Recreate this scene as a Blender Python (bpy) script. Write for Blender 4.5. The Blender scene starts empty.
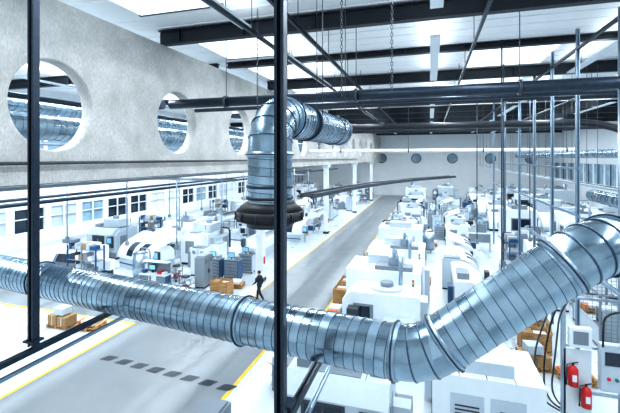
import bpy, math, random
from mathutils import Vector, Matrix
random.seed(7)
H=8.5
sc=bpy.context.scene
sc.view_settings.view_transform='Standard'
try: sc.view_settings.look='Medium High Contrast'
except Exception: pass
sc.view_settings.exposure=0

# ---------------------------------------------------------------- materials
def mat(name,col,rough=.5,metal=0,var=0,scale=3,bump=0,emit=0,spec=None):
    m=bpy.data.materials.new(name); m.use_nodes=True
    nt=m.node_tree; b=nt.nodes['Principled BSDF']
    b.inputs['Base Color'].default_value=(*col,1)
    b.inputs['Roughness'].default_value=rough
    b.inputs['Metallic'].default_value=metal
    if emit:
        b.inputs['Emission Color'].default_value=(*col,1); b.inputs['Emission Strength'].default_value=emit
    if var or bump:
        tc=nt.nodes.new('ShaderNodeTexCoord'); n=nt.nodes.new('ShaderNodeTexNoise')
        n.inputs['Scale'].default_value=scale; n.inputs['Detail'].default_value=6; n.inputs['Roughness'].default_value=.65
        nt.links.new(tc.outputs['Object'],n.inputs['Vector'])
        if var:
            r=nt.nodes.new('ShaderNodeMapRange'); r.inputs[1].default_value=.3; r.inputs[2].default_value=.7
            r.inputs[3].default_value=1-var; r.inputs[4].default_value=1+var
            nt.links.new(n.outputs['Fac'],r.inputs[0])
            mx=nt.nodes.new('ShaderNodeVectorMath'); mx.operation='SCALE'; mx.inputs[0].default_value=col
            nt.links.new(r.outputs[0],mx.inputs['Scale']); nt.links.new(mx.outputs[0],b.inputs['Base Color'])
        if bump:
            bp=nt.nodes.new('ShaderNodeBump'); bp.inputs['Strength'].default_value=bump; bp.inputs['Distance'].default_value=.03
            nt.links.new(n.outputs['Fac'],bp.inputs['Height']); nt.links.new(bp.outputs[0],b.inputs['Normal'])
    return m
M={}
M['white']=mat('machine_white',(.74,.80,.84),.35,var=.03)
M['white2']=mat('machine_offwhite',(.47,.55,.62),.4,var=.05)
M['grey']=mat('machine_grey',(.19,.23,.27),.45,var=.06)
M['dgrey']=mat('dark_grey_paint',(.03,.04,.052),.45,var=.1)
M['black']=mat('black_plastic',(.006,.007,.010),.5)
M['glass']=mat('dark_glass',(.012,.024,.042),.12)
M['bglass']=mat('window_glass',(.24,.37,.48),.12,var=.35,scale=.6)
M['sky']=mat('skylight_panel',(.86,.95,1),.4,emit=1.2)
M['blue']=mat('blue_paint',(.015,.07,.17),.4)
M['teal']=mat('green_paint',(.02,.19,.13),.45)
M['red']=mat('red_paint',(.60,.015,.015),.35)
M['yellow']=mat('yellow_paint',(.72,.47,.03),.5,var=.15,scale=5)
M['wood']=mat('pine_wood',(.42,.23,.09),.7,var=.2,scale=6)
M['card']=mat('cardboard',(.34,.21,.10),.8,var=.1)
M['steel']=mat('brushed_steel',(.36,.44,.52),.32,1,var=.12,scale=5)
M['beam']=mat('dark_beam_paint',(.008,.013,.022),.5,var=.15,scale=2)
M['strut']=mat('strut_steel',(.028,.043,.065),.38,.6,var=.2,scale=8)
M['screen']=mat('screen_blue',(.18,.45,.75),.3,emit=.5)
M['orange']=mat('orange_paint',(.75,.18,.03),.5)
M['wallw']=mat('wall_white_paint',(.74,.785,.82),.6,var=.04,scale=.6)
M['ceil']=mat('ceiling_sheet',(.88,.90,.915),.6,var=.04,scale=.4)
M['skin']=mat('skin',(.5,.3,.22),.6)
M['hair']=mat('hair',(.03,.02,.015),.7)
M['cloth']=mat('dark_workwear',(.012,.016,.028),.8,var=.2,scale=12)

def concrete():
    m=mat('concrete',(.435,.435,.425),.78,var=.20,scale=.9,bump=.5)
    nt=m.node_tree; b=nt.nodes['Principled BSDF']
    src=b.inputs['Base Color'].links[0].from_socket
    tc=nt.nodes.new('ShaderNodeTexCoord')
    n=nt.nodes.new('ShaderNodeTexNoise'); n.inputs['Scale'].default_value=18; n.inputs['Detail'].default_value=6; n.inputs['Roughness'].default_value=.7
    mp=nt.nodes.new('ShaderNodeMapping'); mp.inputs['Scale'].default_value=(1,1,.4)
    nt.links.new(tc.outputs['Object'],mp.inputs[0]); nt.links.new(mp.outputs[0],n.inputs['Vector'])
    r=nt.nodes.new('ShaderNodeMapRange'); r.inputs[1].default_value=.35; r.inputs[2].default_value=.7; r.inputs[3].default_value=1.12; r.inputs[4].default_value=.76
    nt.links.new(n.outputs['Fac'],r.inputs[0])
    mx=nt.nodes.new('ShaderNodeVectorMath'); mx.operation='SCALE'
    nt.links.new(src,mx.inputs[0]); nt.links.new(r.outputs[0],mx.inputs['Scale']); nt.links.new(mx.outputs[0],b.inputs['Base Color'])
    return m
M['conc']=concrete()

def floor_mat(name,col,rough):
    m=mat(name,col,rough,var=.10,scale=.35)
    nt=m.node_tree;b=nt.nodes['Principled BSDF']
    tc=nt.nodes.new('ShaderNodeTexCoord'); n=nt.nodes.new('ShaderNodeTexNoise'); n.inputs['Scale'].default_value=1.5; n.inputs['Detail'].default_value=8
    nt.links.new(tc.outputs['Object'],n.inputs['Vector'])
    r=nt.nodes.new('ShaderNodeMapRange'); r.inputs[3].default_value=rough-.1; r.inputs[4].default_value=rough+.15
    nt.links.new(n.outputs['Fac'],r.inputs[0]); nt.links.new(r.outputs[0],b.inputs['Roughness'])
    return m
M['floor']=floor_mat('floor_coating_light',(.53,.59,.63),.28)
M['aisle']=floor_mat('floor_coating_grey',(.205,.23,.25),.32)

def spiral_mat():
    m=bpy.data.materials.new('galvanised_spiral'); m.use_nodes=True; nt=m.node_tree; b=nt.nodes['Principled BSDF']
    uv=nt.nodes.new('ShaderNodeUVMap'); sx=nt.nodes.new('ShaderNodeSeparateXYZ'); nt.links.new(uv.outputs[0],sx.inputs[0])
    fl=nt.nodes.new('ShaderNodeMath'); fl.operation='FLOOR'; nt.links.new(sx.outputs['Y'],fl.inputs[0])
    wn=nt.nodes.new('ShaderNodeTexWhiteNoise'); wn.noise_dimensions='1D'; nt.links.new(fl.outputs[0],wn.inputs['W'])
    tc=nt.nodes.new('ShaderNodeTexCoord'); ns=nt.nodes.new('ShaderNodeTexNoise'); ns.inputs['Scale'].default_value=4; ns.inputs['Detail'].default_value=5
    nt.links.new(tc.outputs['Object'],ns.inputs['Vector'])
    sc1=nt.nodes.new('ShaderNodeMath'); sc1.operation='MULTIPLY'; sc1.inputs[1].default_value=.45; nt.links.new(wn.outputs['Value'],sc1.inputs[0])
    ad=nt.nodes.new('ShaderNodeMath'); ad.operation='ADD'; nt.links.new(sc1.outputs[0],ad.inputs[0]); nt.links.new(ns.outputs['Fac'],ad.inputs[1])
    cr=nt.nodes.new('ShaderNodeMapRange'); cr.inputs[1].default_value=.3; cr.inputs[2].default_value=1.15; cr.inputs[3].default_value=.29; cr.inputs[4].default_value=.54
    nt.links.new(ad.outputs[0],cr.inputs[0])
    mx=nt.nodes.new('ShaderNodeVectorMath'); mx.operation='SCALE'; mx.inputs[0].default_value=(.72,.98,1.18)
    nt.links.new(cr.outputs[0],mx.inputs['Scale']); nt.links.new(mx.outputs[0],b.inputs['Base Color'])
    b.inputs['Metallic'].default_value=1
    rr=nt.nodes.new('ShaderNodeMapRange'); rr.inputs[3].default_value=.2; rr.inputs[4].default_value=.34
    nt.links.new(wn.outputs['Value'],rr.inputs[0]); nt.links.new(rr.outputs[0],b.inputs['Roughness'])
    return m
M['spiral']=spiral_mat()
M['galv']=mat('galvanised_sheet',(.30,.40,.50),.34,1,var=.15,scale=6)
M['seam']=mat('duct_seam',(.08,.12,.18),.35,1)

# ---------------------------------------------------------------- mesh builder
class MB:
    def __init__(s): s.v=[];s.f=[];s.m=[];s.sm=[];s.mats=[];s.uv={}
    def mi(s,k):
        if k not in s.mats: s.mats.append(k)
        return s.mats.index(k)
    def face(s,idx,k,smooth=False): s.f.append(tuple(idx)); s.m.append(s.mi(k)); s.sm.append(smooth)
    def box(s,c,d,k,rz=0,rx=0,ry=0):
        b=len(s.v); R=Matrix.Rotation(rz,3,'Z')@Matrix.Rotation(ry,3,'Y')@Matrix.Rotation(rx,3,'X'); c=Vector(c)
        for z in(-.5,.5):
            for x,y in((-.5,-.5),(.5,-.5),(.5,.5),(-.5,.5)): s.v.append(c+R@Vector((x*d[0],y*d[1],z*d[2])))
        for q in((3,2,1,0),(4,5,6,7),(0,1,5,4),(1,2,6,5),(2,3,7,6),(3,0,4,7)): s.face([b+i for i in q],k)
    def b2(s,x0,x1,y0,y1,z0,z1,k): s.box(((x0+x1)/2,(y0+y1)/2,(z0+z1)/2),(x1-x0,y1-y0,z1-z0),k)
    def prism(s,prof,x0,x1,k,axis='x'):
        b=len(s.v);n=len(prof)
        for x in(x0,x1):
            for p,q in prof: s.v.append(Vector((x,p,q)) if axis=='x' else Vector((p,x,q)))
        s.face([b+i for i in range(n)],k); s.face([b+n+i for i in reversed(range(n))],k)
        for i in range(n):
            j=(i+1)%n; s.face((b+i,b+n+i,b+n+j,b+j),k)
    def tube(s,pts,r,k,n=12,cap=True,smooth=True,pitch=None):
        pts=[Vector(p) for p in pts]; N=len(pts)
        rs=r if isinstance(r,(list,tuple)) else [r]*N
        t0=(pts[1]-pts[0]).normalized(); up=Vector((0,0,1)) if abs(t0.z)<.9 else Vector((0,1,0))
        u=t0.cross(up).normalized(); b=len(s.v); L=0
        for i in range(N):
            if i==0:t=t0
            elif i==N-1:t=(pts[i]-pts[i-1]).normalized()
            else:
                t=((pts[i]-pts[i-1]).normalized()+(pts[i+1]-pts[i]).normalized()).normalized()
            u=(u-t*u.dot(t)).normalized(); w=t.cross(u)
            if i: L+=(pts[i]-pts[i-1]).length
            for a in range(n):
                A=2*math.pi*a/n; s.v.append(pts[i]+(u*math.cos(A)+w*math.sin(A))*rs[i])
            if i:
                for a in range(n):
                    c=(a+1)%n; s.face((b+(i-1)*n+a,b+(i-1)*n+c,b+i*n+c,b+i*n+a),k,smooth)
                    if pitch:
                        l0=L-(pts[i]-pts[i-1]).length
                        s.uv[len(s.f)-1]=[(a/n,l0/pitch+a/n),((a+1)/n,l0/pitch+(a+1)/n),((a+1)/n,L/pitch+(a+1)/n),(a/n,L/pitch+a/n)]
        if cap:
            s.face([b+a for a in reversed(range(n))],k); s.face([b+(N-1)*n+a for a in range(n)],k)
    def cyl(s,p0,p1,r,k,n=16,r1=None): s.tube([p0,p1],[r,r if r1 is None else r1],k,n)
    def obj(s,name,loc=(0,0,0),rz=0,bevel=0,mesh_only=False):
        me=bpy.data.meshes.new(name); me.from_pydata([tuple(v) for v in s.v],[],s.f)
        for k in s.mats: me.materials.append(M[k])
        me.polygons.foreach_set('material_index',s.m); me.polygons.foreach_set('use_smooth',s.sm)
        if s.uv:
            ul=me.uv_layers.new(name='UVMap')
            for fi,uvs in s.uv.items():
                p=me.polygons[fi]
                for li,c in zip(p.loop_indices,uvs): ul.data[li].uv=c
        me.update()
        if mesh_only: return me
        return place(me,name,loc,rz,bevel)
def place(me,name,loc=(0,0,0),rz=0,bevel=0,sc_=1):
    o=bpy.data.objects.new(name,me); sc.collection.objects.link(o); o.location=loc; o.rotation_euler=(0,0,rz)
    if sc_!=1: o.scale=(sc_,)*3
    if bevel:
        md=o.modifiers.new('bevel','BEVEL'); md.width=bevel; md.segments=2; md.limit_method='ANGLE'
    return o

# ---------------------------------------------------------------- shell
XL,XR,YB,YF=-30,24,-6,92
g=MB(); g.b2(XL,XR,YB,YF,-.3,0,'floor'); g.obj('floor')
g=MB()
g.b2(-14.5,-7,2,19,0,.006,'aisle'); g.b2(-10.3,-5.6,19,YF-2,0,.006,'aisle'); g.b2(-28,-10.3,16.5,19.5,0,.005,'aisle')
g.obj('aisle_floor_coating')
g=MB()
for x0,x1,y0,y1 in((-7.05,-6.9,2,19),(-14.6,-14.45,2,16.4),(-28,-14.45,16.4,16.55),(-5.6,-5.48,19,85),(-10.42,-10.3,19.6,85),(-28,-10.4,19.5,19.62),(-7,-5.5,18.9,19.02)):
    g.b2(x0,x1,y0,y1,.006,.012,'yellow')
g.obj('floor_marking_lines')
g=MB()  # row of flat dark marks on the floor, each with thin bars
for i in range(8):
    x=-13+i*.83; y=13.3-.06*i
    b=len(g.v)
    for px,py in((-.27,-.16),(-.2,-.2),(.2,-.2),(.27,-.16),(.27,.16),(.2,.2),(-.2,.2),(-.27,.16)): g.v.append(Vector((x+px+py*.5,y+py,.014)))
    g.face([b+a for a in range(8)],'dgrey')
    for px in(-.15,-.05,.05,.15): g.b2(x+px-.01,x+px+.01,y-.14,y+.14,.014,.018,'strut')
g.obj('floor_dark_marks')

g=MB(); g.b2(XL,XR,YB,YF,H+5.55,H+5.75,'ceil')
y=-5
while y<YF:
    g.b2(XL,XR,y,y+.06,H+5.52,H+5.55,'ceil'); y+=1.0
g.obj('ceiling')
g=MB()
for y in(3.6,8.6,15.5,21.5,27.5,33,39,45,51,57,63,69,75):
    g.b2(-10.6,-7.2,y,y+3.8,H+5.47,H+5.52,'sky'); g.b2(-10.7,-7.1,y-.1,y,H+5.45,H+5.54,'dgrey'); g.b2(-10.7,-7.1,y+3.8,y+3.9,H+5.45,H+5.54,'dgrey')
    if y>20: g.b2(2,6,y,y+3.8,H+5.47,H+5.52,'sky'); g.b2(12,16,y,y+3.8,H+5.47,H+5.52,'sky')
g.obj('skylight_panels')
def ibeam_x(g,y,x0,x1,z0,h=.62,w=.32):
    g.b2(x0,x1,y-w/2,y+w/2,z0,z0+.05,'beam'); g.b2(x0,x1,y-w/2,y+w/2,z0+h-.05,z0+h,'beam'); g.b2(x0,x1,y-.03,y+.03,z0+.05,z0+h-.05,'beam')
    x=x0+1
    while x<x1: g.b2(x,x+.03,y-w/2+.01,y+w/2-.01,z0+.05,z0+h-.05,'beam'); x+=3
ys=[2.6,14.3,20.2,26,31.8,37.6,43.5,49.3,55,61,67,73,79,85]
for y in ys:
    g=MB(); hh=.62 if y not in(20.2,31.8) else .3
    ibeam_x(g,y,-11.2,XR,H+4.87+(.62-hh),hh); g.obj('steel_roof_beam')
for y in ys[::2]:
    g=MB(); ibeam_x(g,y,XL,-11.8,H+4.87); g.obj('steel_roof_beam')

def hole_panel(g,c,hw,zlo,zhi,hz,R,T,axis,k='conc'):
    cor=[math.atan2(zhi-hz,hw),math.atan2(zhi-hz,-hw),math.atan2(zlo-hz,-hw),math.atan2(zlo-hz,hw)]
    an=sorted([(-math.pi+2*math.pi*i/56) for i in range(56)]+cor)
    def P(a,rad,t):
        p=(math.cos(a)*rad,math.sin(a)*rad)
        return Vector((c[0]+t,c[1]+p[0],hz+p[1])) if axis=='y' else Vector((c[0]+p[0],c[1]+t,hz+p[1]))
    def rr(a):
        ca,sa=math.cos(a),math.sin(a); o=[]
        if abs(ca)>1e-9:o.append(hw/abs(ca))
        if sa>1e-9:o.append((zhi-hz)/sa)
        if sa<-1e-9:o.append((zlo-hz)/sa)
        return min(o)
    n=len(an); b=len(g.v); ch=.04
    for a in an:
        g.v+= [P(a,R+ch,T/2),P(a,rr(a),T/2),P(a,R,T/2-ch),P(a,R,-T/2+ch),P(a,R+ch,-T/2),P(a,rr(a),-T/2)]
    for i in range(n):
        j=(i+1)%n; I=b+6*i; J=b+6*j
        g.face((I,I+1,J+1,J),k); g.face((I,J,J+2,I+2),k,True); g.face((I+2,J+2,J+3,I+3),k,True); g.face((I+3,J+3,J+4,I+4),k,True); g.face((I+4,J+4,J+5,I+5),k); g.face((I+1,I+5,J+5,J+1),k)
g=MB()
hy=9.1; sp=6.1
for k in range(-2,14):
    hole_panel(g,(-11.2,hy+k*sp),sp/2,H-.55,H+4.85,H+1.6,1.38,.5,'y')
g.b2(-11.55,-10.85,YB+1,YF-1,H-.75,H-.5,'conc')
g.obj('wall_concrete_girder')
COLS=(-1,24.8,42.6,60,78)
for y in COLS:
    g=MB(); g.b2(-11.45,-10.95,y-.25,y+.25,0,H-.75,'white'); g.b2(-11.6,-10.8,y-.4,y+.4,H-1.05,H-.75,'white'); g.b2(-11.5,-10.9,y-.3,y+.3,0,.25,'dgrey')
    g.b2(-10.95,-10.9,y-.1,y+.1,1.2,1.7,'red')
    g.obj('concrete_column',bevel=.02)
g=MB()
for i in range(7):
    hole_panel(g,(XL+3.85+i*7.72,YF),3.86,H-2.2,H+5.6,H-.1,1.05,.4,'x','wallw')
g.b2(XL,XR,YF-.2,YF+.2,0,H-2.2,'wallw'); g.obj('wall_back')
g=MB()
for i in range(7):
    x=XL+3.85+i*7.72
    g.tube([(x+1.05*math.cos(a*math.pi/12),YF-.25,H-.1+1.05*math.sin(a*math.pi/12)) for a in range(25)],.07,'dgrey',6,cap=False)
    g.b2(x-1.1,x+1.1,YF+.1,YF+.14,H-1.2,H+1,'bglass')
g.obj('window_1')
g=MB(); g.b2(XL-.3,XL,YB,YF,0,2.7,'wallw'); g.b2(XL-.3,XL,YB,YF,4.5,H-.2,'wallw'); g.b2(XL-.3,XL,YB,YF,H+3.4,H+5.6,'wallw')
y=YB
while y<YF: g.b2(XL-.3,XL,y,y+.6,2.7,4.5,'wallw'); g.b2(XL-.3,XL,y,y+.25,H-.2,H+3.4,'wallw'); y+=3
g.obj('wall_left')
g=MB(); y=YB
while y<YF:
    g.b2(XL-.2,XL-.15,y+.35,y+3,2.7,4.5,random.choice(('glass','bglass','bglass','white','white2'))); g.b2(XL-.2,XL-.15,y+.25,y+3,H-.2,H+3.4,'bglass')
    g.b2(XL-.05,XL+.03,y+1.7,y+1.82,2.7,4.5,'white'); g.b2(XL-.05,XL+.03,y+.3,y+3,3.7,3.78,'white'); g.b2(XL-.05,XL+.03,y+.3,y+3,H+1.5,H+1.6,'dgrey'); y+=3
g.obj('window_2')
g=MB(); g.b2(XR,XR+.3,YB,YF,0,4.5,'wallw'); g.b2(XR,XR+.3,YB,YF,7.6,H+5.6,'wallw')
y=YB
while y<YF: g.b2(XR,XR+.3,y,y+.4,4.5,7.6,'wallw'); y+=4
g.obj('wall_right')
g=MB(); y=YB
while y<YF: g.b2(XR+.1,XR+.15,y+.4,y+4,4.5,7.6,'bglass'); g.b2(XR-.03,XR+.05,y+2.1,y+2.2,4.5,7.6,'dgrey'); y+=4
g.obj('window_3')

# ---------------------------------------------------------------- roof services
def pipe(name,pts,r,k,n=16,clamps=0,ck='dgrey'):
    g=MB(); g.tube(pts,r,k,n)
    if clamps:
        a=Vector(pts[0]);b=Vector(pts[-1]);L=(b-a).length;d=(b-a)/L; t=clamps/2
        while t<L:
            c=a+d*t; g.cyl(c-d*.05,c+d*.05,r*1.3,ck,n); g.cyl(c,(c.x,c.y,H+5.5),.015,ck,6); t+=clamps
    return g.obj(name)
pipe('sprinkler_main_pipe',[(-10.9,14.6,H+2.35),(XR-.1,14.2,H+2.35)],.2,'strut',20,clamps=5.5)
pipe('sprinkler_main_pipe',[(-13.6,14.6,H+2.35),(-11.3,14.6,H+2.35)],.2,'strut',20)
pipe('sprinkler_pipe',[(-10.9,16.5,H+2.3),(XR-.1,16.5,H+2.5)],.09,'strut',12)
def arc(pts_ctrl,n=8):
    P=[Vector(p) for p in pts_ctrl]; out=[P[0]]
    for i in range(1,len(P)-1):
        a=P[i-1];b=P[i];c=P[i+1]; r=min((a-b).length,(c-b).length)*.45
        p0=b+(a-b).normalized()*r;p1=b+(c-b).normalized()*r
        for j in range(n+1):
            t=j/n; out.append((1-t)**2*p0+2*t*(1-t)*b+t*t*p1)
    out.append(P[-1]); return out
pipe('heating_pipe',arc([(-10.8,30,H+2.35),(10.5,30,H+2.35),(12.3,28,H+1.2),(13,24,H+1.0)]),.24,'beam',16)
pipe('heating_pipe',[(-10.8,38,H+2.6),(XR-.1,38,H+2.6)],.2,'beam')
pipe('heating_pipe',[(-10.8,24,H+3.3),(XR-.1,24,H+3.3)],.13,'beam')
pipe('white_supply_pipe',[(-10.8,35,H+.65),(11,35,H+.65)],.14,'white',12,clamps=6)
pipe('compressed_air_pipe',arc([(XR-.1,20,H-.1),(9.5,20,H-.1),(8.6,20,H-.5),(8.4,20,H-3)]),.16,'strut')
pipe('compressed_air_pipe',arc([(XR-.1,22,H+.75),(10.5,22,H+.75),(9.6,22,H+.1),(9.7,22,H-1.8)]),.13,'beam')
def busbar(x,z,y0,y1,w=.12,k='strut'):
    g=MB(); g.b2(x-w/2,x+w/2,y0,y1,z,z+w*.4,k); g.b2(x-w/2,x-w/2+.02,y0,y1,z,z+w,k); g.b2(x+w/2-.02,x+w/2,y0,y1,z,z+w,k)
    y=y0+1
    while y<y1: g.cyl((x,y,z),(x,y,H+5.45),.015,k,6); y+=4
    g.obj('busbar_rail')
busbar(-5.75,H+4.2,3,60); busbar(-4.1,H+4.2,3,60); busbar(1.6,H+4.3,3,70,.1); busbar(9.5,H+4,3,70)
def chain(x,y,z0,z1):
    g=MB(); z=z0; i=0
    while z<z1:
        pts=[]
        for a in range(9):
            A=a*math.pi/4; dx=.028*math.cos(A)
            pts.append((x+(dx if i%2 else 0),y+(0 if i%2 else dx),z+.055*math.sin(A)))
        g.tube(pts,.009,'dgrey',4,cap=False); z+=.09; i+=1
    g.obj('hanging_chain')
chain(-2.1,9.5,H+1.6,H+5.4); chain(-.9,9.8,H+1.7,H+5.4); chain(-6,13,H+1.6,H+5.4)
def luminaire(x,y,L=9,z=H+4.7,p=600,w=.3):
    g=MB(); g.b2(x-w/2-.05,x+w/2+.05,y-L/2-.05,y+L/2+.05,z+.03,z+.1,'white'); 
    g.cyl((x,y-L/3,z+.1),(x,y-L/3,H+5.45),.015,'dgrey',6); g.cyl((x,y+L/3,z+.1),(x,y+L/3,H+5.45),.015,'dgrey',6)
    o=g.obj('linear_ceiling_light')
    for nm,en,zz,rx in(('lamp',p,z,0),('ceiling_fill',p*.11,z+.115,math.pi)):  # second, upward light is an added fill that brightens the ceiling
        if nm=='ceiling_fill' and y>60: continue
        l=bpy.data.lights.new(nm,'AREA'); l.shape='RECTANGLE'; l.size=w; l.size_y=L; l.energy=en; l.color=(.875,.948,1)
        lo=bpy.data.objects.new(nm,l); sc.collection.objects.link(lo); lo.location=(x,y,zz); lo.rotation_euler=(rx,0,0); lo.parent=o
for x in(-6.4,0.2,7.5,15):
    for y in(8.4,20.5,32,44,58,74):
        luminaire(x,y,p=560 if y<25 else 680)
for x in(-15.5,-23):
    for y in(7,19,31,46,64):
        luminaire(x,y,p=1250)

# ---------------------------------------------------------------- spiral ducts
def spiral_run(g,p0,p1,R,pitch=.17,n=40):
    p0=Vector(p0);p1=Vector(p1);L=(p1-p0).length; N=max(2,int(L/.5))
    g.tube([p0.lerp(p1,i/N) for i in range(N+1)],R,'spiral',n,cap=False,pitch=pitch)
    t=(p1-p0)/L; up=Vector((0,0,1)) if abs(t.z)<.9 else Vector((0,1,0)); u=t.cross(up).normalized(); w=t.cross(u)
    S=28; tot=int(L/pitch*S)
    g.tube([p0+t*(i*pitch/S)+(u*math.cos(-2*math.pi*i/S)+w*math.sin(-2*math.pi*i/S))*(R+.002) for i in range(tot)],.008,'seam',4,cap=False)
def collar(g,c,t,R,w=.06):
    c=Vector(c);t=Vector(t).normalized(); g.cyl(c-t*w,c+t*w,R+.02,'galv',40); g.cyl(c-t*.012,c+t*.012,R+.05,'strut',40)
def elbow(g,a,b,c,R,seg=5,size=1.0):
    a,b,c=Vector(a),Vector(b),Vector(c); d0=(a-b).normalized();d1=(c-b).normalized()
    p0=b+d0*size;p1=b+d1*size; pts=[]
    for j in range(seg+1):
        t=j/seg; pts.append((1-t)**2*p0+2*t*(1-t)*b+t*t*p1)
    g.tube(pts,R,'spiral',40,cap=False,pitch=.6)
    for j in range(1,seg):
        t=(pts[j+1]-pts[j-1]).normalized(); g.cyl(pts[j]-t*.012,pts[j]+t*.012,R+.012,'seam',40)
    for p,d in((p0,d0),(p1,d1)): collar(g,p,d,R+.005)
    return p0,p1
R=.43
A=Vector((-12.6,8.2,H-3.25)); B=Vector((-.12,6.55,H-3.20)); C=Vector((2.32,6.85,H-1.34)); D=Vector((6.6,11.2,H-1.6))
g=MB()
e0,e1=elbow(g,A,B,C,R,3,.42); f0,f1=elbow(g,B,C,D,R,4,.5)
spiral_run(g,A,e0,R); spiral_run(g,e1,f0,R); spiral_run(g,f1,D,R)
for u in(.22,.73): 
    p=A.lerp(B,u); collar(g,p,B-A,R)
g.obj('spiral_ventilation_duct')
g=MB()
vx,vy=-3.2,7.55
P0=(vx,vy,H-1.0);P1=(vx,vy,H+.92);P2=(vx+.15,13.2,H+.92)
R2=.46
e0,e1=elbow(g,P0,P1,P2,R2,5,.85); spiral_run(g,P0,e0,R2); spiral_run(g,e1,P2,R2); g.cyl(P2,(vx+.15,13.28,H+.92),R2+.03,'galv',40)
g.cyl((vx,vy,H-.62),(vx,vy,H-.56),R2+.03,'strut',40); g.cyl((vx,vy,H-.85),(vx,vy,H-.8),R2+.03,'black',40)
g.cyl((vx,vy,H-1.08),(vx,vy,H-.92),.70,'black',48,r1=.52); g.cyl((vx,vy,H-1.28),(vx,vy,H-1.08),.70,'black',48)
g.cyl((vx,vy,H-1.42),(vx,vy,H-1.28),.48,'dgrey',48)
for i in range(12):
    a=i*math.pi/6; g.cyl((vx+.71*math.cos(a),vy+.71*math.sin(a),H-1.26),(vx+.71*math.cos(a),vy+.71*math.sin(a),H-1.1),.02,'strut',6)
for y in(9.6,12.4):
    g.cyl((vx+.1-.48,y,H+.9),(vx+.1-.48,y,H+5.5),.012,'dgrey',6); g.cyl((vx+.1+.48,y,H+.9),(vx+.1+.48,y,H+5.5),.012,'dgrey',6); g.cyl((vx+.1,y-.03,H+.92),(vx+.1,y+.03,H+.92),R2+.03,'strut',40)
g.obj('extraction_duct_with_hood')
g=MB(); spiral_run(g,(9.2,14,H-2.2),(9.2,27,H-2.2),.35); g.obj('spiral_branch_duct')
g=MB(); spiral_run(g,(11.5,16,H+.3),(11.5,60,H+.3),.3,.3,24); g.obj('spiral_branch_duct')
g=MB(); spiral_run(g,(-14.5,2,H+1.2),(-14.5,50,H+1.2),.5,.3,24); g.obj('spiral_branch_duct')
g=MB(); spiral_run(g,(-17.5,2,H+2.4),(-17.5,50,H+2.4),.35,.3,24); g.obj('spiral_branch_duct')
pipe('supply_pipe',[(-13.9,0,H+2.2),(-13.9,60,H+2.2)],.1,'strut',10)
pipe('supply_pipe',[(-13.0,0,H+.5),(-13.0,60,H+.5)],.07,'steel',10)

# ---------------------------------------------------------------- strut frame
def channel(g,p0,p1,w,k='strut',dirv=(1,0,0)):
    p0=Vector(p0);p1=Vector(p1);t=(p1-p0).normalized(); a=Vector(dirv); a=(a-t*a.dot(t)).normalized(); b=t.cross(a)
    def bar(o,wa,wb):
        i=len(g.v)
        for p in(p0,p1):
            for x,y in((-1,-1),(1,-1),(1,1),(-1,1)): g.v.append(p+o+a*x*wa/2+b*y*wb/2)
        for q in((3,2,1,0),(4,5,6,7),(0,1,5,4),(1,2,6,5),(2,3,7,6),(3,0,4,7)): g.face([i+j for j in q],k)
    th=w*.12
    bar(b*(w/2-th/2),w,th); bar(a*(w/2-th/2),th,w-2*th); bar(-a*(w/2-th/2),th,w-2*th)
    bar(-b*(w/2-th/2)+a*w*.34,w*.3,th); bar(-b*(w/2-th/2)-a*w*.34,w*.3,th)
g=MB()
channel(g,(-7.8,6,H-3.87),(-7.8,6,H+5.5),.15)
channel(g,(-2.12,5.4,H-4),(-2.12,5.4,H+5.5),.15)
channel(g,(-7.8,2,H-3.95),(-7.8,9.2,H-3.95),.11); channel(g,(-7.55,2,H-4.1),(-7.55,9.2,H-4.1),.07,'galv')
channel(g,(-2.12,2,H-4.05),(-2.12,9.2,H-4.05),.12); channel(g,(-1.9,2,H-4.15),(-1.9,9.2,H-4.15),.07,'galv')
channel(g,(-11,9.1,H-4.05),(-1.9,9.1,H-4.05),.1,dirv=(0,1,0))
for x in(-7.8,-2.12): g.box((x,5.6 if x>-5 else 6,H-3.75),(.26,.26,.04),'strut')
g.obj('strut_channel_frame')
g=MB()
for y in(19.2,22.8,26.4,30.5,36,42): channel(g,(6,y,0),(6,y,H+5.5),.14,'galv')
g.b2(5.93,6.07,6,60,H+4.6,H+4.7,'strut'); g.b2(5.95,6.05,19,42,H-2.5,H-2.4,'galv'); g.b2(5.95,6.05,19,42,H-.5,H-.4,'galv')
g.obj('service_post_row')
for x,y in((3.2,20),(4.1,25),(7.6,17.5),(8.2,18.6),(3.3,31),(7.2,33)):
    g=MB(); g.cyl((x,y,2.5),(x,y,H+5.5),.035,'strut',8); g.b2(x-.1,x+.1,y-.08,y+.08,2.2,2.5,'grey'); g.obj('supply_drop_pipe')

# ---------------------------------------------------------------- cable trays
def tray(name,pts,w=.5,k='white2',hang=True,rung=.6,sh=.12):
    g=MB(); P=[Vector(p) for p in pts]
    for a,b in zip(P[:-1],P[1:]):
        t=(b-a).normalized(); n=Vector((t.y,-t.x,0)).normalized(); L=(b-a).length
        for s in(-1,1): channel(g,a+n*s*w/2,b+n*s*w/2,sh,k,(0,0,1))
        q=0
        while q<L:
            c=a+t*q; g.cyl(c-n*w/2,c+n*w/2,.03 if sh<.2 else .07,k,5); q+=rung
        q=1
        while hang and q<L:
            c=a+t*q
            for s in(-1,1): g.cyl(c+n*s*w/2,c+n*s*w/2+Vector((0,0,H+5.5-c.z)),.012,'dgrey',4)
            q+=4
        for o in(-.12,0,.1): g.tube([a+n*o+Vector((0,0,.05)),b+n*o+Vector((0,0,.05))],.035,'dgrey',6)
    g.obj(name)
tray('cable_tray',[(-12.6,2,H-.95),(-12.6,80,H-.95)],hang=False,k='grey')
tray('cable_tray',[(-16,4,H-1.2),(-16,80,H-1.2)],hang=False)
tray('cable_tray',[(-21,4,H-1.6),(-21,80,H-1.6)],.6,hang=False,k='grey')
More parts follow.
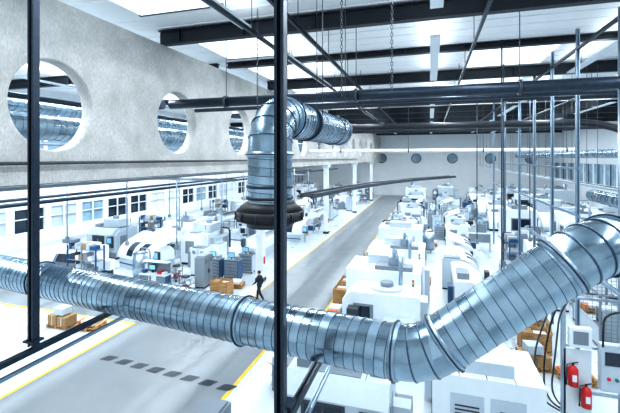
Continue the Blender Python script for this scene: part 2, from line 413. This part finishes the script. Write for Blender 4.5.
tray('cable_tray',[(-29,22,H-1.4),(-11.6,22,H-1.4)],hang=False,k='grey')
tray('cable_tray',[(-29,36,H-1.6),(-11.6,36,H-1.6)],hang=False)
tray('cable_tray',[(8.5,16,H-1.5),(8.5,80,H-1.5)])
cp=arc([(-8.6,27,H-2.75),(-6.5,38,H-2.7),(-2.5,50,H-2.7),(3,60,H-2.7)],5)
tray('overhead_conveyor',cp,1.0,'dgrey',rung=.8,hang=False,sh=.3)
pipe('girder_conduit',[(-10.8,0,H-.15),(-10.8,60,H-.15)],.05,'dgrey',8)
for x,z in((-18.5,H-2.2),(-24.5,H-2.6)):
    pipe('supply_pipe',[(x,4,z),(x,80,z)],.1,'strut',10)
for y in(22,28,34,40,46,52):
    for x in(-16.4,-20.5,-26):
        g=MB(); g.cyl((x,y+.6,2.6),(x,y+.6,H-1.3),.05,'steel',6); g.b2(x-.1,x+.1,y+.5,y+.7,2.3,2.6,'grey'); g.obj('supply_drop_pipe')

# ---------------------------------------------------------------- machine library
def m_mill(acc='blue',body='white'):
    g=MB()
    g.b2(-1.5,1.5,-1.2,1.2,0,.18,'black')
    g.prism([(-1.25,.18),(1.25,.18),(1.25,2.5),(-.75,2.5),(-1.25,2.0)],-1.55,1.55,body)
    g.b2(-.8,.8,-.2,1.0,2.5,3.15,'white2'); g.cyl((0,.4,3.15),(0,.4,3.4),.25,'grey')
    g.b2(-.95,.35,-1.275,-1.25,.9,1.95,'dgrey'); g.b2(-.85,-.33,-1.285,-1.27,1.05,1.85,'glass'); g.b2(-.27,.25,-1.285,-1.27,1.05,1.85,'glass')
    g.b2(-.33,-.27,-1.33,-1.28,1.1,1.7,'steel')
    g.b2(.75,1.3,-1.45,-1.25,1.0,1.9,'dgrey'); g.b2(.82,1.23,-1.46,-1.45,1.4,1.82,'screen'); g.b2(.8,1.25,-1.55,-1.45,1.05,1.12,'grey')
    g.b2(-1.56,1.56,-1.27,-1.24,.18,.6,acc)
    g.b2(1.55,2.1,-.2,1.1,0,1.2,'grey'); g.b2(1.57,2.08,-.1,.4,1.2,1.5,'white2')
    for s in(-1,1):
        g.b2(s*1.55-.02,s*1.55+.02,.15,.95,.5,1.5,'white2')
        for i in range(6): g.b2(s*1.57-.015,s*1.57+.015,.2,.9,.6+i*.14,.66+i*.14,'dgrey')
        g.b2(s*1.56-.015,s*1.56+.015,-.8,0,.9,1.9,'grey')
    g.b2(-1.2,1.2,1.25,1.6,.2,2.2,'white2'); g.b2(-.9,-.1,1.6,1.62,.4,2.0,'grey')
    for i,k in enumerate(('teal','yellow','red')): g.cyl((1.2,.8,2.5+.35+i*.1),(1.2,.8,2.5+.43+i*.1),.05,k,8)
    g.cyl((1.2,.8,2.5),(1.2,.8,2.85),.02,'steel',6)
    g.b2(-1.3,-.95,-.6,.9,2.5,2.75,'grey'); g.tube(arc([(-1.1,.9,2.6),(-1.1,1.7,2.6),(-1.1,1.7,1.0)],4),.07,'black',8)
    g.b2(-.7,.7,-.7,-.3,2.5,2.53,'grey'); g.b2(.95,1.45,-.5,.3,2.5,2.6,'grey')
    for x in(-.85,.85): g.b2(x-.01,x+.01,-.75,1.25,2.5,2.512,'dgrey')
    return g.obj('x',mesh_only=True)
def m_lathe():
    g=MB()
    g.b2(-2,2,-.8,.9,0,.25,'black')
    g.prism([(-.95,.25),(.95,.25),(.95,2.0),(.1,2.05),(-.7,1.5),(-.95,1.0)],-2.05,2.05,'white')
    g.prism([(-.98,1.03),(-.715,1.53),(-.70,1.50),(-.95,1.0)],-.9,.9,'glass')
    g.prism([(-.97,.45),(-.97,1.0),(-.95,1.0),(-.95,.45)],-1.2,1.2,'grey')
    g.box((-.95,-.93,1.27),(.05,.08,.6),'steel',rx=-.5)
    g.b2(1.25,1.75,-1.15,-.9,1.0,1.75,'dgrey'); g.b2(1.3,1.7,-1.165,-1.15,1.3,1.68,'screen')
    g.b2(-2.6,-2.05,-.4,.5,0,1.0,'grey'); g.b2(2.05,3.3,-.25,.25,.5,1.2,'white'); g.b2(2.2,2.4,-.2,.2,0,.5,'dgrey'); g.b2(3,3.2,-.2,.2,0,.5,'dgrey')
    g.b2(-1.6,-.5,.2,.8,2.0,2.35,'grey'); g.b2(.3,1.5,.3,.8,2.0,2.2,'white'); g.b2(-1.5,1.5,.95,1.0,.5,1.6,'grey'); g.b2(-1.0,-.2,1.0,1.25,.3,1.4,'blue')
    return g.obj('x',mesh_only=True)
def m_centre():
    g=MB()
    g.b2(-2.2,2.2,-1.8,1.8,0,.15,'black'); 
    g.b2(-2.2,.4,-1.8,1.8,.15,3.0,'white'); g.prism([(-1.6,.15),(1.8,.15),(1.8,2.5),(-1.2,2.5),(-1.6,2.1)],.42,2.2,'white')
    for x in(-1.35,-.45): g.b2(x-.015,x+.015,-1.815,-1.8,.2,2.95,'dgrey'); g.b2(x-.015,x+.015,1.8,1.815,.2,2.95,'dgrey')
    for y in(-.9,0,.9): g.b2(-2.2,.4,y-.015,y+.015,3.0,3.012,'dgrey')
    g.b2(-1.2,-.6,-1.815,-1.8,1.1,2.1,'glass'); g.b2(-.35,.2,-1.815,-1.8,1.1,2.1,'glass'); g.b2(-.5,-.44,-1.87,-1.81,1.2,1.9,'steel')
    g.b2(.8,1.9,-1.615,-1.6,.8,1.9,'grey'); g.b2(.9,1.8,-1.63,-1.615,1.0,1.8,'glass')
    g.b2(-2.23,-2.2,-1.4,1.4,.2,.5,'dgrey'); g.b2(-2.22,-2.2,-1.2,-.1,.8,2.4,'white2'); g.b2(-2.22,-2.2,.1,1.2,.8,2.4,'white2')
    for i in range(5): g.b2(-2.235,-2.22,.25,1.05,1.4+.14*i,1.46+.14*i,'dgrey')
    g.b2(-2.235,-2.22,-.9,-.4,1.3,2.0,'glass')
    g.b2(.9,1.8,1.8,2.1,.2,2.2,'white2'); g.b2(2.2,2.22,-1.1,-.2,.5,2.0,'grey'); g.b2(2.2,2.225,-.95,-.35,1.2,1.9,'glass')
    g.b2(-1.9,-.9,-.9,.9,3.0,3.45,'white2'); g.b2(-.6,.2,-.4,1.4,3.0,3.2,'grey'); g.cyl((-.2,.5,3.2),(-.2,.5,3.6),.28,'steel'); g.cyl((1.3,.3,2.5),(1.3,.3,2.62),.75,'white2',28); g.cyl((1.3,.3,2.62),(1.3,.3,2.8),.3,'grey')
    g.tube(arc([(-.2,.5,3.6),(-.2,.5,3.95),(1,.9,3.95),(1,.9,2.5)],4),.1,'steel',10)
    g.b2(2.2,2.7,-1.3,-.8,.9,1.9,'dgrey'); g.b2(2.25,2.65,-1.32,-1.3,1.3,1.85,'screen'); g.b2(2.4,2.5,-1.1,-1.0,0,.9,'grey')
    g.b2(-.75,-.35,-2.1,-1.8,.15,.6,'grey')
    g.b2(2.2,2.9,.3,1.6,0,1.6,'white2'); g.b2(2.89,2.91,.4,1.5,.3,1.4,'dgrey')
    for k,i in(('teal',0),('yellow',1),('red',2)): g.cyl((2,1.5,2.9+i*.1),(2,1.5,2.98+i*.1),.05,k,8)
    g.cyl((2,1.5,2.5),(2,1.5,2.9),.02,'steel',6)
    return g.obj('x',mesh_only=True)
def m_curved():
    g=MB(); g.b2(-2,2,-1,1,0,.8,'white2')
    prof=[(-1.1,.8)]+[(-1.1*math.cos(a*math.pi/16),.8+1.15*math.sin(a*math.pi/16)) for a in range(0,14)]+[(.95,.8)]
    g.prism(prof,-2.1,2.1,'white')
    for x in(-1,.3): g.prism([(p*1.012,.8+(q-.8)*1.012) for p,q in prof[2:9]]+[(-.3,1.2)],x,x+.7,'glass')
    g.box((0,.5,2.15),(4.4,1.6,.05),'white',rx=.35); g.b2(-1.9,-1.8,.6,.7,1.2,2.3,'steel'); g.b2(1.8,1.9,.6,.7,1.2,2.3,'steel')
    g.b2(2.2,2.7,-1.0,-.8,1,1.7,'dgrey'); g.b2(2.25,2.65,-1.02,-1,1.2,1.65,'screen'); g.b2(2.4,2.5,-.9,-.85,0,1,'grey')
    g.b2(-2.0,2.0,-1.02,-1,.3,.4,'blue')
    return g.obj('x',mesh_only=True)
def m_cell():
    g=MB(); g.b2(-1.6,1.6,-1.4,1.4,0,.1,'dgrey')
    for x in(-1.6,1.6):
        for y in(-1.4,0,1.4): g.b2(x-.04,x+.04,y-.04,y+.04,0,2.3,'grey')
        for i in range(12): g.b2(x-.008,x+.008,-1.4,1.4,.2+i*.17,.215+i*.17,'grey')
        for i in range(14): g.b2(x-.008,x+.008,-1.4+.2*i,-1.385+.2*i,.15,2.2,'grey')
        g.b2(x-.03,x+.03,-1.4,1.4,2.25,2.32,'grey')
    for y in(-1.4,1.4): g.b2(-1.6,1.6,y-.03,y+.03,2.25,2.32,'grey'); g.b2(-1.6,1.6,y-.02,y+.02,.1,.9,'white2')
    g.cyl((0,0,.1),(0,0,.6),.3,'dgrey',20); g.cyl((0,0,.6),(0,0,.85),.25,'white',20); g.tube([(0,0,.8),(.1,-.2,1.3),(.2,-.4,1.75)],[.16,.13,.12],'white',14); g.cyl((.05,-.4,1.78),(.35,-.4,1.78),.16,'dgrey',16); g.tube([(.2,-.4,1.78),(.0,.1,1.95),(-.2,.6,1.8)],[.12,.1,.07],'white',12); g.cyl((-.2,.6,1.8),(-.25,.7,1.5),.05,'steel',10)
    g.b2(-1.3,-.4,.3,1.1,.1,.9,'white'); g.b2(.6,1.3,-1.2,-.3,.1,1.6,'white2'); g.b2(.65,1.25,-1.22,-1.2,.9,1.5,'glass'); g.b2(.9,1.3,.5,1.2,.1,1.1,'blue')
    return g.obj('x',mesh_only=True)
def m_cab(k='white2'):
    g=MB(); g.b2(-.6,.6,-.35,.35,0,.1,'black'); g.b2(-.6,.6,-.35,.35,.1,2.0,k); g.b2(-.01,.01,-.36,-.35,.15,1.95,'dgrey')
    for x in(-.08,.08): g.b2(x-.015,x+.015,-.38,-.35,.9,1.15,'black')
    for i in range(4): g.b2(-.45,-.2,-.36,-.35,1.6+.06*i,1.63+.06*i,'dgrey'); g.b2(.2,.45,-.36,-.35,1.6+.06*i,1.63+.06*i,'dgrey')
    g.b2(-.5,.5,-.3,.3,2.0,2.08,'grey'); return g.obj('x',mesh_only=True)
def m_bcab(k='blue'):
    g=MB(); 
    for s in(-1,1):
        for t in(-1,1): g.cyl((s*.45,t*.25,0),(s*.45,t*.25,.12),.06,'black',8)
    g.b2(-.55,.55,-.35,.35,.12,1.35,k); 
    for i in range(5): g.b2(-.5,.5,-.365,-.35,.18+i*.23,.38+i*.23,'grey'); g.b2(-.3,.3,-.385,-.365,.33+i*.23,.35+i*.23,'steel')
    g.b2(-.58,.58,-.38,.38,1.35,1.4,'grey'); g.b2(-.4,.1,-.05,0,1.5,1.85,'black'); g.b2(-.37,.07,-.06,-.05,1.53,1.82,'screen'); g.b2(-.2,-.1,0,.05,1.4,1.6,'black'); g.b2(.2,.45,-.2,.2,1.4,1.6,'grey')
    return g.obj('x',mesh_only=True)
def m_bench():
    g=MB(); g.b2(-1,1,-.4,.4,.82,.88,'white2'); 
    for s in(-.93,.93):
        for t in(-.33,.33): g.b2(s-.03,s+.03,t-.03,t+.03,0,.82,'grey')
    g.b2(.3,.9,-.35,.35,.25,.8,'blue'); 
    for i in range(3): g.b2(.33,.87,-.365,-.35,.28+.17*i,.42+.17*i,'grey')
    g.b2(-.9,.9,.32,.36,.88,1.6,'grey'); g.b2(-.6,-.1,.1,.14,1.05,1.4,'black'); g.b2(-.57,-.13,.09,.1,1.08,1.37,'screen'); g.b2(-.4,-.3,.1,.2,.88,1.1,'black')
    g.b2(.2,.5,-.1,.2,.88,1.05,'red'); g.b2(.55,.8,-.1,.2,.88,1.0,'white'); g.b2(-.9,-.7,-.2,.1,.88,1.1,'blue')
    g.b2(-1,1,-.1,.36,1.6,1.65,'white2'); return g.obj('x',mesh_only=True)
def pallet(g,z=0,w=1.2,d=.8,k='wood'):
    for y in(-d/2+.05,0,d/2-.05):
        g.b2(-w/2,w/2,y-.05,y+.05,z,z+.02,k)
        for x in(-w/2+.07,0,w/2-.07): g.b2(x-.07,x+.07,y-.05,y+.05,z+.02,z+.1,k)
    for i in range(7):
        x=-w/2+.06+i*(w-.12)/6; g.b2(x-.055,x+.055,-d/2,d/2,z+.1,z+.14,k)
def m_crate():
    g=MB(); pallet(g)
    for i in range(4):
        z=.16+i*.19
        g.b2(-.58,.58,-.39,-.36,z,z+.16,'wood'); g.b2(-.58,.58,.36,.39,z,z+.16,'wood'); g.b2(-.6,-.57,-.39,.39,z,z+.16,'wood'); g.b2(.57,.6,-.39,.39,z,z+.16,'wood')
    for s in(-.55,.55):
        for t in(-.35,.35): g.b2(s-.04,s+.04,t-.03,t+.03,.14,.92,'wood')
    g.b2(-.5,-.1,-.3,.25,.2,.85,'card'); g.b2(0,.5,-.3,.3,.2,.75,'white'); return g.obj('x',mesh_only=True)
def m_pboxes():
    g=MB(); pallet(g); g.b2(-.55,-.02,-.36,.36,.14,.62,'card'); g.b2(.02,.56,-.34,.34,.14,.55,'card'); g.b2(-.3,.3,-.25,.3,.62,.95,'white2'); g.b2(-.29,-.27,-.365,-.36,.14,.62,'white'); g.b2(.28,.31,-.35,-.34,.14,.55,'white')
    return g.obj('x',mesh_only=True)
def m_flatpal():
    g=MB(); pallet(g); pallet(g,.14); g.b2(-.3,.4,-.3,.3,.28,.45,'white'); g.b2(-.55,-.35,-.2,.2,.28,.4,'orange'); return g.obj('x',mesh_only=True)
def m_shelf():
    g=MB(); 
    for s in(-1.2,0,1.2):
        for t in(-.35,.35): g.b2(s-.04,s+.04,t-.04,t+.04,0,2.6,'blue' if s else 'steel')
    rnd=random.Random(3)
    for z in(.2,.9,1.6,2.3):
        g.b2(-1.24,1.24,-.38,.38,z,z+.05,'steel'); x=-1.1
        while x<1.0:
            w=rnd.uniform(.2,.4); 
            if x+w>1.15: break
            g.b2(x,x+w-.04,-.33,.25,z+.05,z+rnd.uniform(.2,.5),rnd.choice(['card','white','grey','white','blue','dgrey','white2','grey'])); x+=w
    return g.obj('x',mesh_only=True)
def m_tank():
    g=MB(); g.cyl((0,0,.25),(0,0,1.9),.5,'steel',28); g.cyl((0,0,1.9),(0,0,2.1),.5,'steel',28,r1=.15); g.cyl((0,0,2.1),(0,0,2.3),.06,'dgrey')
    for i in range(3): a=i*2.09; g.cyl((.4*math.cos(a),.4*math.sin(a),0),(.4*math.cos(a),.4*math.sin(a),.3),.04,'grey',8)
    g.tube(arc([(0,0,2.25),(.8,0,2.25),(.8,0,0)],4),.05,'grey',8); g.b2(.5,.6,-.15,.15,.8,1.2,'white'); return g.obj('x',mesh_only=True)
def m_cart():
    g=MB()
    for s in(-.4,.4):
        for t in(-.25,.25): g.cyl((s-.02,t,.07),(s+.02,t,.07),.07,'black',10); g.b2(s-.02,s+.02,t-.02,t+.02,.07,.95,'grey')
    for z in(.2,.55,.9): g.b2(-.45,.45,-.3,.3,z,z+.03,'grey')
    g.b2(-.3,0,-.2,.2,.23,.45,'red'); g.b2(.05,.35,-.2,.2,.58,.75,'white'); g.b2(-.3,.1,-.2,.15,.93,1.05,'dgrey'); g.tube([(-.45,-.25,.95),(-.6,-.25,1.05),(-.6,.25,1.05),(-.45,.25,.95)],.015,'steel',6)
    return g.obj('x',mesh_only=True)
def m_booth():
    g=MB(); g.b2(-1.8,1.8,-1.5,1.5,0,.1,'dgrey')
    g.b2(-1.8,1.8,1.44,1.5,.1,3.2,'white'); g.b2(-1.8,-1.74,-1.5,1.5,.1,3.2,'white'); g.b2(1.74,1.8,-1.5,1.5,.1,3.2,'white2'); g.b2(-1.8,1.8,-1.5,1.5,3.2,3.3,'white')
    g.b2(-1.8,1.8,-1.5,-1.45,2.6,3.2,'white2')
    for x in(-1.77,-.6,.6,1.77): g.b2(x-.05,x+.05,-1.5,-1.42,.1,2.6,'dgrey')
    g.b2(-.55,.55,-1.48,-1.46,.2,2.6,'glass'); g.b2(.65,1.72,-1.48,-1.46,1.0,2.6,'bglass'); g.b2(.65,1.72,-1.49,-1.45,.1,1.0,'white2'); g.b2(-1.72,-.65,-1.0,-.2,.1,1.2,'grey')
    g.b2(-1.82,-1.8,-.9,.9,1.2,2.5,'grey'); g.b2(-1.83,-1.81,-.8,.8,1.3,2.4,'glass')
    g.cyl((.7,.5,3.3),(.7,.5,4.1),.25,'steel',20); g.b2(-1.3,-.3,-.7,.7,3.3,3.7,'grey'); g.cyl((-.8,0,3.7),(-.8,0,3.78),.3,'dgrey',20)
    return g.obj('x',mesh_only=True)
LIB={'cnc_milling_machine':[m_mill(),m_mill('grey','white2'),m_mill('teal','white')],'cnc_lathe':m_lathe(),'machining_centre':m_centre(),'measuring_machine':m_curved(),'electrical_cabinet':[m_cab(),m_cab('white'),m_cab('grey')],'tool_cabinet':[m_bcab(),m_bcab('white2')],
 'workbench':m_bench(),'wooden_crate':m_crate(),'pallet_with_boxes':m_pboxes(),'stacked_pallets':m_flatpal(),'storage_shelf':m_shelf(),'coolant_tank':m_tank(),'trolley_cart':m_cart(),'robot_cell':m_cell(),'test_booth':m_booth()}
RAD={'cnc_milling_machine':2.1,'cnc_lathe':2.6,'machining_centre':2.7,'measuring_machine':2.5,'electrical_cabinet':.7,'tool_cabinet':.65,'workbench':1.05,'wooden_crate':.72,'pallet_with_boxes':.72,'stacked_pallets':.72,'storage_shelf':1.25,'coolant_tank':.8,'trolley_cart':.6,'robot_cell':2.1,'test_booth':2.3}
placed=[(-11.2,y,.7) for y in COLS]+[(6,y,.4) for y in(19.2,22.8,26.4,30.5,36,42)]
def put(n,x,y,deg=0,s=1,force=True):
    r=RAD[n]*s
    if not force:
        for px,py,pr in placed:
            if (px-x)**2+(py-y)**2<(r+pr)**2*.96: return False
    placed.append((x,y,r))
    me=LIB[n]
    if isinstance(me,list): me=me[int(abs(x*7+y*3))%len(me)]
    place(me,n,(x,y,0.013),math.radians(deg),bevel=.015 if y<32 and n in('machining_centre','cnc_milling_machine') else 0,sc_=s); return True
put('machining_centre',-2.2,19.5,-90)
put('machining_centre',-2.0,24.9,-90,.95)
put('cnc_milling_machine',-2.5,11.4,0,.95)
put('machining_centre',1.5,13.4,90,.8)
put('wooden_crate',-5.0,22.6,90); put('wooden_crate',-5.0,24.1,90); put('stacked_pallets',-4.9,20.6,90)
put('electrical_cabinet',-5.4,8.7,90); put('trolley_cart',-5.2,13.6,20); put('workbench',-5.2,16,-90)
put('pallet_with_boxes',4.0,17.8,10); put('wooden_crate',4.4,19.4,0); put('workbench',2.2,17.7,0)
put('cnc_lathe',2.2,23.8,90); put('stacked_pallets',5.3,17.2,5); put('pallet_with_boxes',5.0,21.6)
put('stacked_pallets',-16.2,15.4,10); put('stacked_pallets',-14.2,17.5,5); put('pallet_with_boxes',-17.8,15.2,0)
put('tool_cabinet',-14.6,24.5,0); put('tool_cabinet',-13.2,24.6,0); put('tool_cabinet',-13.0,26.4,0); put('electrical_cabinet',-15.9,24.7)
put('stacked_pallets',-12.3,23.1,10); put('wooden_crate',-12.4,21.6,0)
put('cnc_milling_machine',-17.8,28.3,-90); put('measuring_machine',-21,25.2,-15); put('cnc_lathe',-25,22.5,0)
put('machining_centre',-21.8,30.6,-90,.9); put('cnc_milling_machine',-26.5,27.5,0); put('coolant_tank',-19.2,22.4)
put('workbench',-17.3,21.6); put('storage_shelf',-22.3,20.8)
rnd=random.Random(11)
big=['cnc_milling_machine','robot_cell','cnc_lathe','machining_centre','measuring_machine','test_booth','cnc_milling_machine']
for xs,y0 in(((-2.4,2.4,9.0,14.0,20.0),17),((-14.2,-19,-24.5),26)):
    for x in xs:
        y=y0
        while y<86:
            put(rnd.choice(big),x+rnd.uniform(-.4,.4),y+rnd.uniform(-1,1),rnd.choice((0,90,-90,-90,180)),rnd.uniform(.8,1.05),force=False); y+=rnd.uniform(4.8,6.5)
for i in range(1300):
    if i%2: x=rnd.uniform(-4.6,22.5); y=rnd.uniform(17,85)
    else: x=rnd.uniform(-28.5,-11.9); y=rnd.uniform(21,85)
    if y>50 and rnd.random()<.3: continue
    n=rnd.choice(['electrical_cabinet','tool_cabinet','workbench','electrical_cabinet','pallet_with_boxes','stacked_pallets','storage_shelf','coolant_tank','trolley_cart','tool_cabinet','electrical_cabinet','workbench'])
    put(n,x,y,rnd.choice((0,90,180,-90))+rnd.uniform(-5,5),1,force=False)

# right foreground service panel with extinguishers
g=MB()
for x in(4.0,6.2): g.b2(x-.06,x+.06,14.0,14.12,0,4.2,'steel')
for z in(1.2,2.6,4.1): g.b2(4,6.2,14.02,14.1,z,z+.08,'steel')
g.b2(4.0,4.75,14.0,14.05,.3,2.55,'white')
g.b2(4.9,5.5,13.75,14.0,1.5,2.9,'white2'); g.b2(4.92,5.48,13.74,13.75,1.55,2.85,'white2'); g.b2(5.0,5.4,13.72,13.74,2.3,2.7,'glass'); g.cyl((5.1,13.7,1.9),(5.1,13.74,1.9),.05,'red'); g.cyl((5.3,13.7,1.9),(5.3,13.74,1.9),.05,'teal')
g.b2(5.6,6.2,13.7,14.0,.4,3.2,'grey'); g.b2(5.65,6.15,13.68,13.7,.5,3.1,'white2')
g.b2(4.1,4.7,13.8,14.0,2.7,3.3,'white'); g.b2(4.2,4.6,13.78,13.8,2.8,3.2,'grey')
g.obj('service_panel_frame',bevel=.01)
def ext(x,y,z):
    g=MB(); g.tube([(0,0,0),(0,0,.02),(0,0,.52),(0,0,.6),(0,0,.64)],[.1,.14,.14,.09,.04],'red',20); g.cyl((0,0,.64),(0,0,.7),.03,'black',10); g.box((.05,0,.72),(.18,.03,.025),'black',ry=-.3); g.box((.05,0,.68),(.15,.03,.02),'steel')
    g.tube(arc([(-.03,0,.68),(-.17,0,.65),(-.19,-.02,.15)],5),.014,'black',8); g.cyl((-.19,-.02,.15),(-.19,-.02,.03),.018,'black',8,r1=.03); g.b2(-.06,.06,-.146,-.138,.2,.4,'white'); g.b2(-.12,.12,.13,.18,.1,.5,'steel')
    g.obj('fire_extinguisher',(x,y,z))
ext(4.2,13.82,1.5); ext(4.55,13.82,.9)
for i in range(3):
    g=MB(); x=3.75+i*.2; g.tube(arc([(x,13.9,4.2),(x-.3,13.9,3.4+i*.1),(x-.6+.1*i,13.95,2.3),(x-.5,14.0,1.2),(x-.2,14.3,.6),(x+.6,14.6,.1)],6),.028,'black' if i%2 else 'dgrey',8); g.obj('air_hose')
for i in range(2):
    g=MB(); x=4.9+i*.45; g.tube(arc([(x,13.6,2.9),(x-.05,13.4,3.9),(x+.5,13.4,4.1),(x+.7,13.5,3.2)],6),.03,'black',8); g.obj('air_hose')
pipe('vertical_riser_pipe',[(5.8,14.75,0),(5.8,14.75,H+4.8)],.08,'steel')
g=MB(); channel(g,(5.2,10,H-3.9),(5.2,24,H-3.9),.12,'galv'); channel(g,(5.2,12,H-3.9),(5.2,12,H+5.5),.08); channel(g,(5.2,12,H-3.9),(9,12,H-3.9),.1,'galv'); g.obj('strut_channel_frame')

# ---------------------------------------------------------------- walking person
def skin(name,verts,edges,rad,k,sub=2):
    me=bpy.data.meshes.new(name); me.from_pydata(verts,edges,[]); o=bpy.data.objects.new(name,me); sc.collection.objects.link(o)
    me.materials.append(M[k]); md=o.modifiers.new('s','SKIN')
    for i,r in enumerate(rad): me.skin_vertices[0].data[i].radius=(r,r) if not isinstance(r,tuple) else r
    me.skin_vertices[0].data[0].use_root=True
    md.use_smooth_shade=True; s=o.modifiers.new('u','SUBSURF'); s.levels=sub; s.render_levels=sub; return o
def person(x,y,rz):
    e=bpy.data.objects.new('walking_worker',None); sc.collection.objects.link(e)
    V=[(0,0,.93),(0,-.01,1.12),(0,-.02,1.32),(0,-.02,1.45),(0,-.03,1.53),
       (-.10,0,.90),(-.11,-.20,.52),(-.11,-.22,.11),(-.11,-.36,.05),
       (.10,0,.90),(.11,.10,.50),(.11,.36,.17),(.11,.28,.05),
       (-.19,-.02,1.40),(-.24,.08,1.13),(-.24,-.02,.90),
       (.19,-.02,1.40),(.24,-.10,1.14),(.22,-.30,1.0)]
    E=[(0,1),(1,2),(2,3),(3,4),(0,5),(5,6),(6,7),(7,8),(0,9),(9,10),(10,11),(11,12),(3,13),(13,14),(14,15),(3,16),(16,17),(17,18)]
    Rr=[(.16,.12),(.16,.12),(.19,.13),(.12,.09),.055,.12,.085,.06,.045,.12,.085,.06,.045,.08,.06,.04,.08,.06,.04]
    o=skin('clothed_body',V,E,Rr,'cloth'); o.parent=e
    g=MB(); n=12
    prof=[(.02,1.50,.05),(.0,1.55,.055),(-.01,1.60,.075),(-.01,1.66,.088),(0,1.72,.085),(.01,1.77,.055),(.01,1.785,.01)]
    g.tube([(0,-.04+p,z) for p,z,r in prof],[r for p,z,r in prof],'skin',n)
    g.tube([(0,-.015,1.63),(0,-.015,1.70),(0,-.02,1.76),(0,-.02,1.80)],[.09,.1,.085,.02],'hair',n)
    g.cyl((0,-.125,1.62),(0,-.145,1.615),.015,'skin',6)
    for s in(-1,1):
        g.cyl((s*.035,-.125,1.66),(s*.035,-.13,1.66),.01,'black',6); g.box((s*.095,-.02,1.64),(.02,.04,.06),'skin')
    g.box((0,-.12,1.575),(.045,.01,.012),'orange')
    for px,py,pz,dx,dy,dz in((-.24,-.02,.90,0,-.02,-1),(.22,-.30,1.0,0,-.7,-.6)):
        d=Vector((dx,dy,dz)).normalized(); p=Vector((px,py,pz)); sd=Vector((0,1,0)) if abs(dz)>.8 else Vector((1,0,0))
        g.tube([p-d*.02,p+d*.04,p+d*.09],[.025,.04,.035],'skin',8)
        for j,L in enumerate((.06,.075,.08,.065)):
            q=p+d*.08+sd*(j-1.5)*.019; g.tube([q,q+d*L*.5,q+d*L+Vector((-.015,0,0))],[.009,.009,.007],'skin',6)
        g.tube([p+d*.03,p+d*.05-sd*.045,p+d*.09-sd*.05],[.011,.01,.008],'skin',6)
    for q in((-.11,-.27,.04),(.11,.27,.045)): g.box(q,(.09,.26,.08),'black')
    h=g.obj('head_hands_shoes'); h.parent=e
    e.location=(x,y,.01); e.rotation_euler=(0,0,rz)
person(-9.7,21.3,math.radians(-100))

w=bpy.data.worlds.new('World'); sc.world=w; w.use_nodes=True; bg=w.node_tree.nodes['Background']; bg.inputs[0].default_value=(.74,.885,1,1); bg.inputs[1].default_value=1.0
cd=bpy.data.cameras.new('Camera'); cd.sensor_width=36; cd.lens=390/620*36; cd.shift_y=-(206.5-158)/620; cd.clip_end=400
co=bpy.data.objects.new('Camera',cd); sc.collection.objects.link(co); co.location=(0,0,H); co.rotation_euler=(math.radians(90),0,math.atan(120/390)); sc.camera=co
